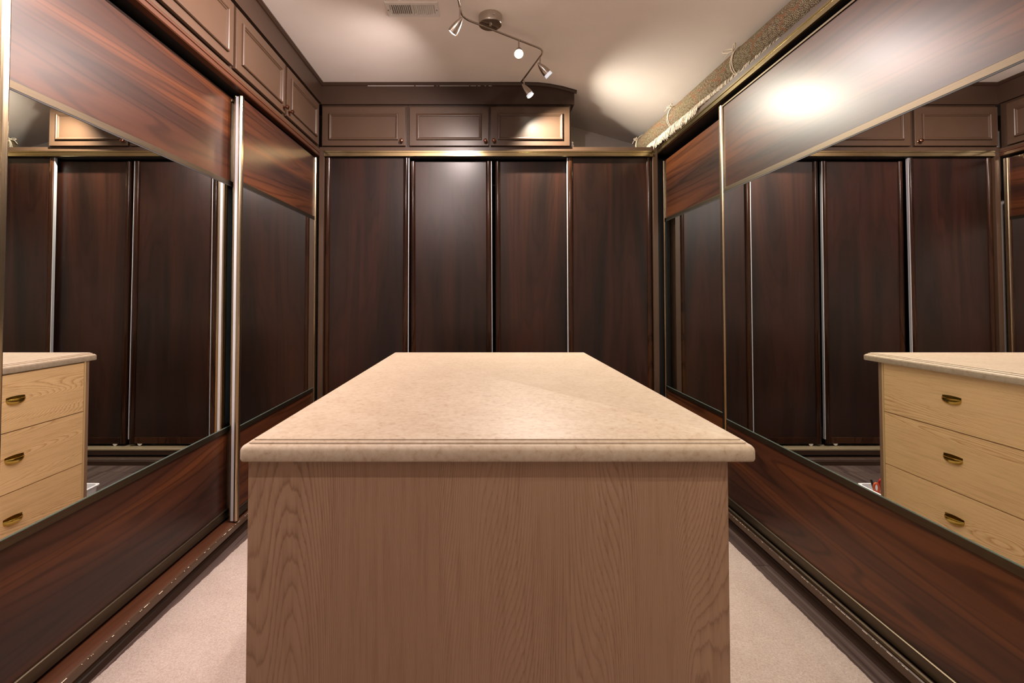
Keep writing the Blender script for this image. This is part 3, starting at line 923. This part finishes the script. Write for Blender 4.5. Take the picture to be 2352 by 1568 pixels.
# ------------------------------------------------------------------ rolled rug on the right wardrobe
def rug():
    A = Vector((1.250, 3.72, 2.3388))
    B = Vector((1.351, 1.50, 2.3388))
    r = 0.086
    t = thing('rolled_rug', 'rolled floral rug with cream fringe tied with cords on top of the right wardrobe', 'rug', A)
    d = (B - A)
    Ln = d.length
    d.normalize()
    side = d.cross(Vector((0, 0, 1))).normalized()      # points to the room or away
    up = side.cross(d).normalized()
    if side.x > 0:
        side = -side                                      # towards the room (-x)
    def pt(u, a, rad):
        return d * u + side * (rad * math.cos(a)) + up * (rad * math.sin(a))
    # spiral section, outer end tucked at the lower front
    nA = 132
    turns = 3.0
    th = 0.011
    a0 = -1.05
    sec = []
    for i in range(nA + 1):
        s = i / nA
        a = a0 + 2 * PI * turns * s
        rad = r - th * turns * s * 1.02
        sec.append((a, rad))
    nL = 24
    vs, uv, fs, mi = [], [], [], []
    for k in range(nL + 1):
        u = Ln * k / nL
        sag = 0.0
        for a, rad in sec:
            vs.append(pt(u, a, rad)); uv.append((u, (a - a0) * r))
        for a, rad in sec[::-1]:
            vs.append(pt(u, a, rad - th * 0.86)); uv.append((u, (a - a0) * r))
    m2 = 2 * (nA + 1)
    for k in range(nL):
        for i in range(m2):
            j = (i + 1) % m2
            fs.append((k * m2 + i, k * m2 + j, (k + 1) * m2 + j, (k + 1) * m2 + i))
            mi.append(0 if i < nA else 1)
    for k in (0, nL):
        for i in range(nA):
            fs.append((k * m2 + i, k * m2 + i + 1, k * m2 + m2 - 2 - i, k * m2 + m2 - 1 - i)); mi.append(1)
    me = bpy.data.meshes.new('pile')
    me.from_pydata([tuple(v) for v in vs], [], fs)
    me.materials.append(M['rug']); me.materials.append(M['rugback'])
    lay = me.uv_layers.new(name='UVMap')
    for p in me.polygons:
        p.material_index = mi[p.index]
        p.use_smooth = True
        for li in p.loop_indices:
            lay.data[li].uv = uv[me.loops[li].vertex_index]
    bm = bmesh.new(); bm.from_mesh(me)
    bmesh.ops.recalc_face_normals(bm, faces=bm.faces)
    bm.to_mesh(me); bm.free()
    o = bpy.data.objects.new('pile', me)
    C.objects.link(o); o.parent = t
    # fringe along the free edge: bundles of cotton drooping over the board
    rg = random.Random(11)
    mb = MB()
    u = 0.22
    top_z = 2.2487 - A.z + 0.003
    back_z = 2.2372 - A.z + 0.003
    edge_x = XR - 0.010 - A.x
    while u < 1.70:
        dens = 1.0 if u < 1.0 else max(0.3, 1.0 - (u - 1.0) * 1.4)
        ln = (0.056 if u < 1.0 else 0.034) * rg.uniform(0.7, 1.15)
        q = pt(u, -0.80 + rg.uniform(-0.08, 0.10), r + 0.001)
        dv = Vector((-0.75 + rg.uniform(-0.2, 0.2), rg.uniform(-0.35, 0.35), -0.55 + rg.uniform(-0.2, 0.25)))
        pts = [q.copy()]
        n = 6
        for k in range(n):
            dv = (dv + Vector((0.10, 0, -0.34))).normalized()
            q = q + dv * (ln / n)
            if A.y + q.y > YB - 0.014:
                if q.z < back_z:
                    q.z = back_z + rg.uniform(0, 0.003)
                    q.x -= ln / n * 0.5
            elif q.z < top_z and q.x > edge_x - 0.001:
                q.z = top_z + rg.uniform(0, 0.003)
                q.x -= ln / n * 0.6
            pts.append(q.copy())
        w0 = rg.uniform(0.0011, 0.0021)
        mb.tube(pts, [w0 * 0.8, w0, w0 * 1.2, w0 * 1.2, w0, w0 * 0.8, w0 * 0.3], 5)
        u += rg.uniform(0.0007, 0.0018) / dens
    f = mb.build('fringe', 'fringe', t, 1.2)
    f['kind'] = 'stuff'
    # cords with bows
    def tie(u, bow_a, big):
        m = MB()
        ring = [pt(u + 0.006 * math.sin(3 * a), a, r + 0.0015) for a in [2 * PI * i / 40 for i in range(40)]]
        m.tube(ring + [ring[0]], 0.0026, 8, cap=False)
        ring = [pt(u + 0.009 + 0.004 * math.sin(2 * a + 1), a, r + 0.0015) for a in [2 * PI * i / 40 for i in range(40)]]
        m.tube(ring + [ring[0]], 0.0026, 8, cap=False)
        k0 = pt(u + 0.004, bow_a, r + 0.006)
        rad = (side * math.cos(bow_a) + up * math.sin(bow_a))
        tan = (-side * math.sin(bow_a) + up * math.cos(bow_a))
        m.lathe([(0.0, -0.005), (0.005, -0.003), (0.006, 0), (0.005, 0.003), (0, 0.005)], 10, Matrix.Translation(k0))
        for sg, ln in ((1, big), (-1, big * 0.8)):
            lp = []
            for i in range(17):
                s = 2 * PI * i / 16
                x = (1 - math.cos(s)) / 2 * ln
                y = math.sin(s) * ln * 0.22
                lp.append(k0 + d * (-sg * x * 0.75) + tan * (x * 0.10 * sg + y * 0.7) + rad * (x * 0.36))
            m.tube(lp, 0.0024, 7)
        for sg in (1, -1):
            m.tube([k0, k0 + rad * 0.010 + d * sg * 0.020 - tan * 0.010, k0 + rad * 0.006 + d * sg * 0.034 - tan * 0.035], 0.0022, 7)
        m.build('tie', 'cord', t, 1.2)
    tie(0.05, 0.55, 0.045)
    tie(0.62, 0.85, 0.055)
    tie(1.36, 0.65, 0.085)
    return t
rug()

# ------------------------------------------------------------------ white turned finial on the back wardrobe
m = MB()
m.lathe([(0.011, 0), (0.011, 0.006), (0.006, 0.010), (0.0065, 0.014), (0.013, 0.022), (0.0135, 0.030), (0.007, 0.037), (0.0055, 0.041), (0.010, 0.046), (0.0095, 0.053), (0.004, 0.058), (0, 0.0585)], 20)
o = m.build('finial', 'white', None, 0.7)
o.location = (0.634, YB + 0.055, 2.2372)
tag(o, 'small white turned finial standing beside the end of the back overhead cabinet', 'finial')

# ------------------------------------------------------------------ things on the floor behind the dresser, seen in the mirrors
def tub():
    t = thing('storage_tray', 'white plastic tray on the floor behind the dresser, seen in the mirrors', 'tray', (0.035, 2.585, 0.0))
    m = MB()
    def rr(hx, hy, z, r=0.02):
        pts = []
        for cx, cy, a in ((hx - r, hy - r, 0), (-hx + r, hy - r, PI / 2), (-hx + r, -hy + r, PI), (hx - r, -hy + r, 1.5 * PI)):
            for i in range(5):
                q = a + PI / 2 * i / 4
                pts.append((cx + r * math.cos(q), cy + r * math.sin(q), z))
        return pts
    m.loft([rr(0.375, 0.072, 0.0), rr(0.392, 0.082, 0.135), rr(0.400, 0.088, 0.137), rr(0.400, 0.088, 0.142), rr(0.388, 0.078, 0.142), rr(0.371, 0.068, 0.006)])
    m.build('body', 'whitep', t, 0.6)
tub()
# worn paint on the edges of the plinth lips, old caulk under the crown
rw_ = random.Random(21)
for lipx, par in ((-1.1836, lw), (1.2226, rw)):
    m = MB()
    y = 1.0
    while y < 3.2:
        l = rw_.choice((0.002, 0.003, 0.004, 0.008, 0.02))
        m.box((lipx - 0.0012, y, 0.0874 if lipx < 0 else 0.0899), (lipx + 0.0012, y + l, 0.0881 if lipx < 0 else 0.0906))
        y += l + rw_.choice((0.004, 0.01, 0.02, 0.05))
    o = m.build('worn_edge', 'cord', par)
    o['kind'] = 'stuff'
m = MB()
for x0, x1 in ((-0.83, -0.50), (-0.49, -0.36), (-0.34, -0.335), (-0.32, -0.11), (-0.10, -0.06), (-0.05, -0.03), (0.0, 0.01), (0.03, 0.05)):
    m.box((x0, YB - 0.0225, 2.6675), (x1, YB - 0.0200, 2.6695))
o = m.build('caulk_line', 'white', bpy.data.objects['trim_1'])
o['kind'] = 'stuff'
sc_ = thing('scissors', 'red-handled scissors standing in the white tray behind the dresser', 'scissors', (0.366, 2.570, 0.022))
def rot_parts(o, rx, ry):
    o.rotation_euler = (rx, ry, 0)
def ring_pts(cx, cz, rx, rz, n=20):
    return [(cx + rx * math.cos(2 * PI * i / n), 0, cz + rz * math.sin(2 * PI * i / n)) for i in range(n + 1)]
MB().prism([(-0.004, 0.0), (0.004, 0.0), (0.008, 0.095), (-0.008, 0.095)], 1, -0.0012, 0.0012).build('blade', 'steel', sc_)
m = MB(); m.tube(ring_pts(-0.013, 0.135, 0.013, 0.024), 0.005, 8); m.tube([(-0.004, 0, 0.085), (-0.008, 0, 0.112)], 0.006, 8)
m.build('handle', 'red', sc_, 0.8)
m = MB(); m.tube(ring_pts(0.016, 0.125, 0.012, 0.020), 0.005, 8); m.tube([(0.004, 0, 0.085), (0.010, 0, 0.107)], 0.006, 8)
m.build('handle', 'orange', sc_, 0.8)
rot_parts(sc_, 0.0, 0.16)
sc_.scale = (1.12, 1.12, 1.12)
m = MB()
m.lathe([(0.0, 0), (0.0045, 0.002), (0.006, 0.01), (0.006, 0.180), (0.005, 0.185), (0.0, 0.186)], 14)
o = m.build('marker_pen', 'blackp', None, 0.6)
o.location = (0.352, 2.605, 0.010); o.rotation_euler = (0, 0.30, 0)
tag(o, 'black marker pen leaning in the white tray behind the dresser', 'pen')
bt = thing('bottle', 'white squeeze bottle with navy cap lying in the tray behind the dresser', 'bottle', (0.300, 2.555, 0.010))
m = MB(); m.lathe([(0.0, 0), (0.022, 0.001), (0.024, 0.006), (0.024, 0.10), (0.018, 0.118), (0.010, 0.122), (0.010, 0.126), (0, 0.126)], 20)
m.build('body', 'whitep', bt, 0.6)
m = MB(); m.lathe([(0.0125, 0.122), (0.0125, 0.148), (0.010, 0.151), (0, 0.151)], 18)
m.build('cap', 'navy', bt, 0.6)
b2 = thing('bottle', 'tall white bottle at the left end of the tray, seen in the left mirror', 'bottle', (-0.290, 2.585, 0.008))
m = MB(); m.lathe([(0.0, 0), (0.030, 0.001), (0.032, 0.006), (0.032, 0.15), (0.024, 0.172), (0.014, 0.178), (0.014, 0.182), (0, 0.182)], 20)
m.build('body', 'whitep', b2, 0.6)
m = MB(); m.lathe([(0.016, 0.178), (0.016, 0.204), (0.012, 0.209), (0, 0.209)], 18)
m.build('cap', 'whitep', b2, 0.6)
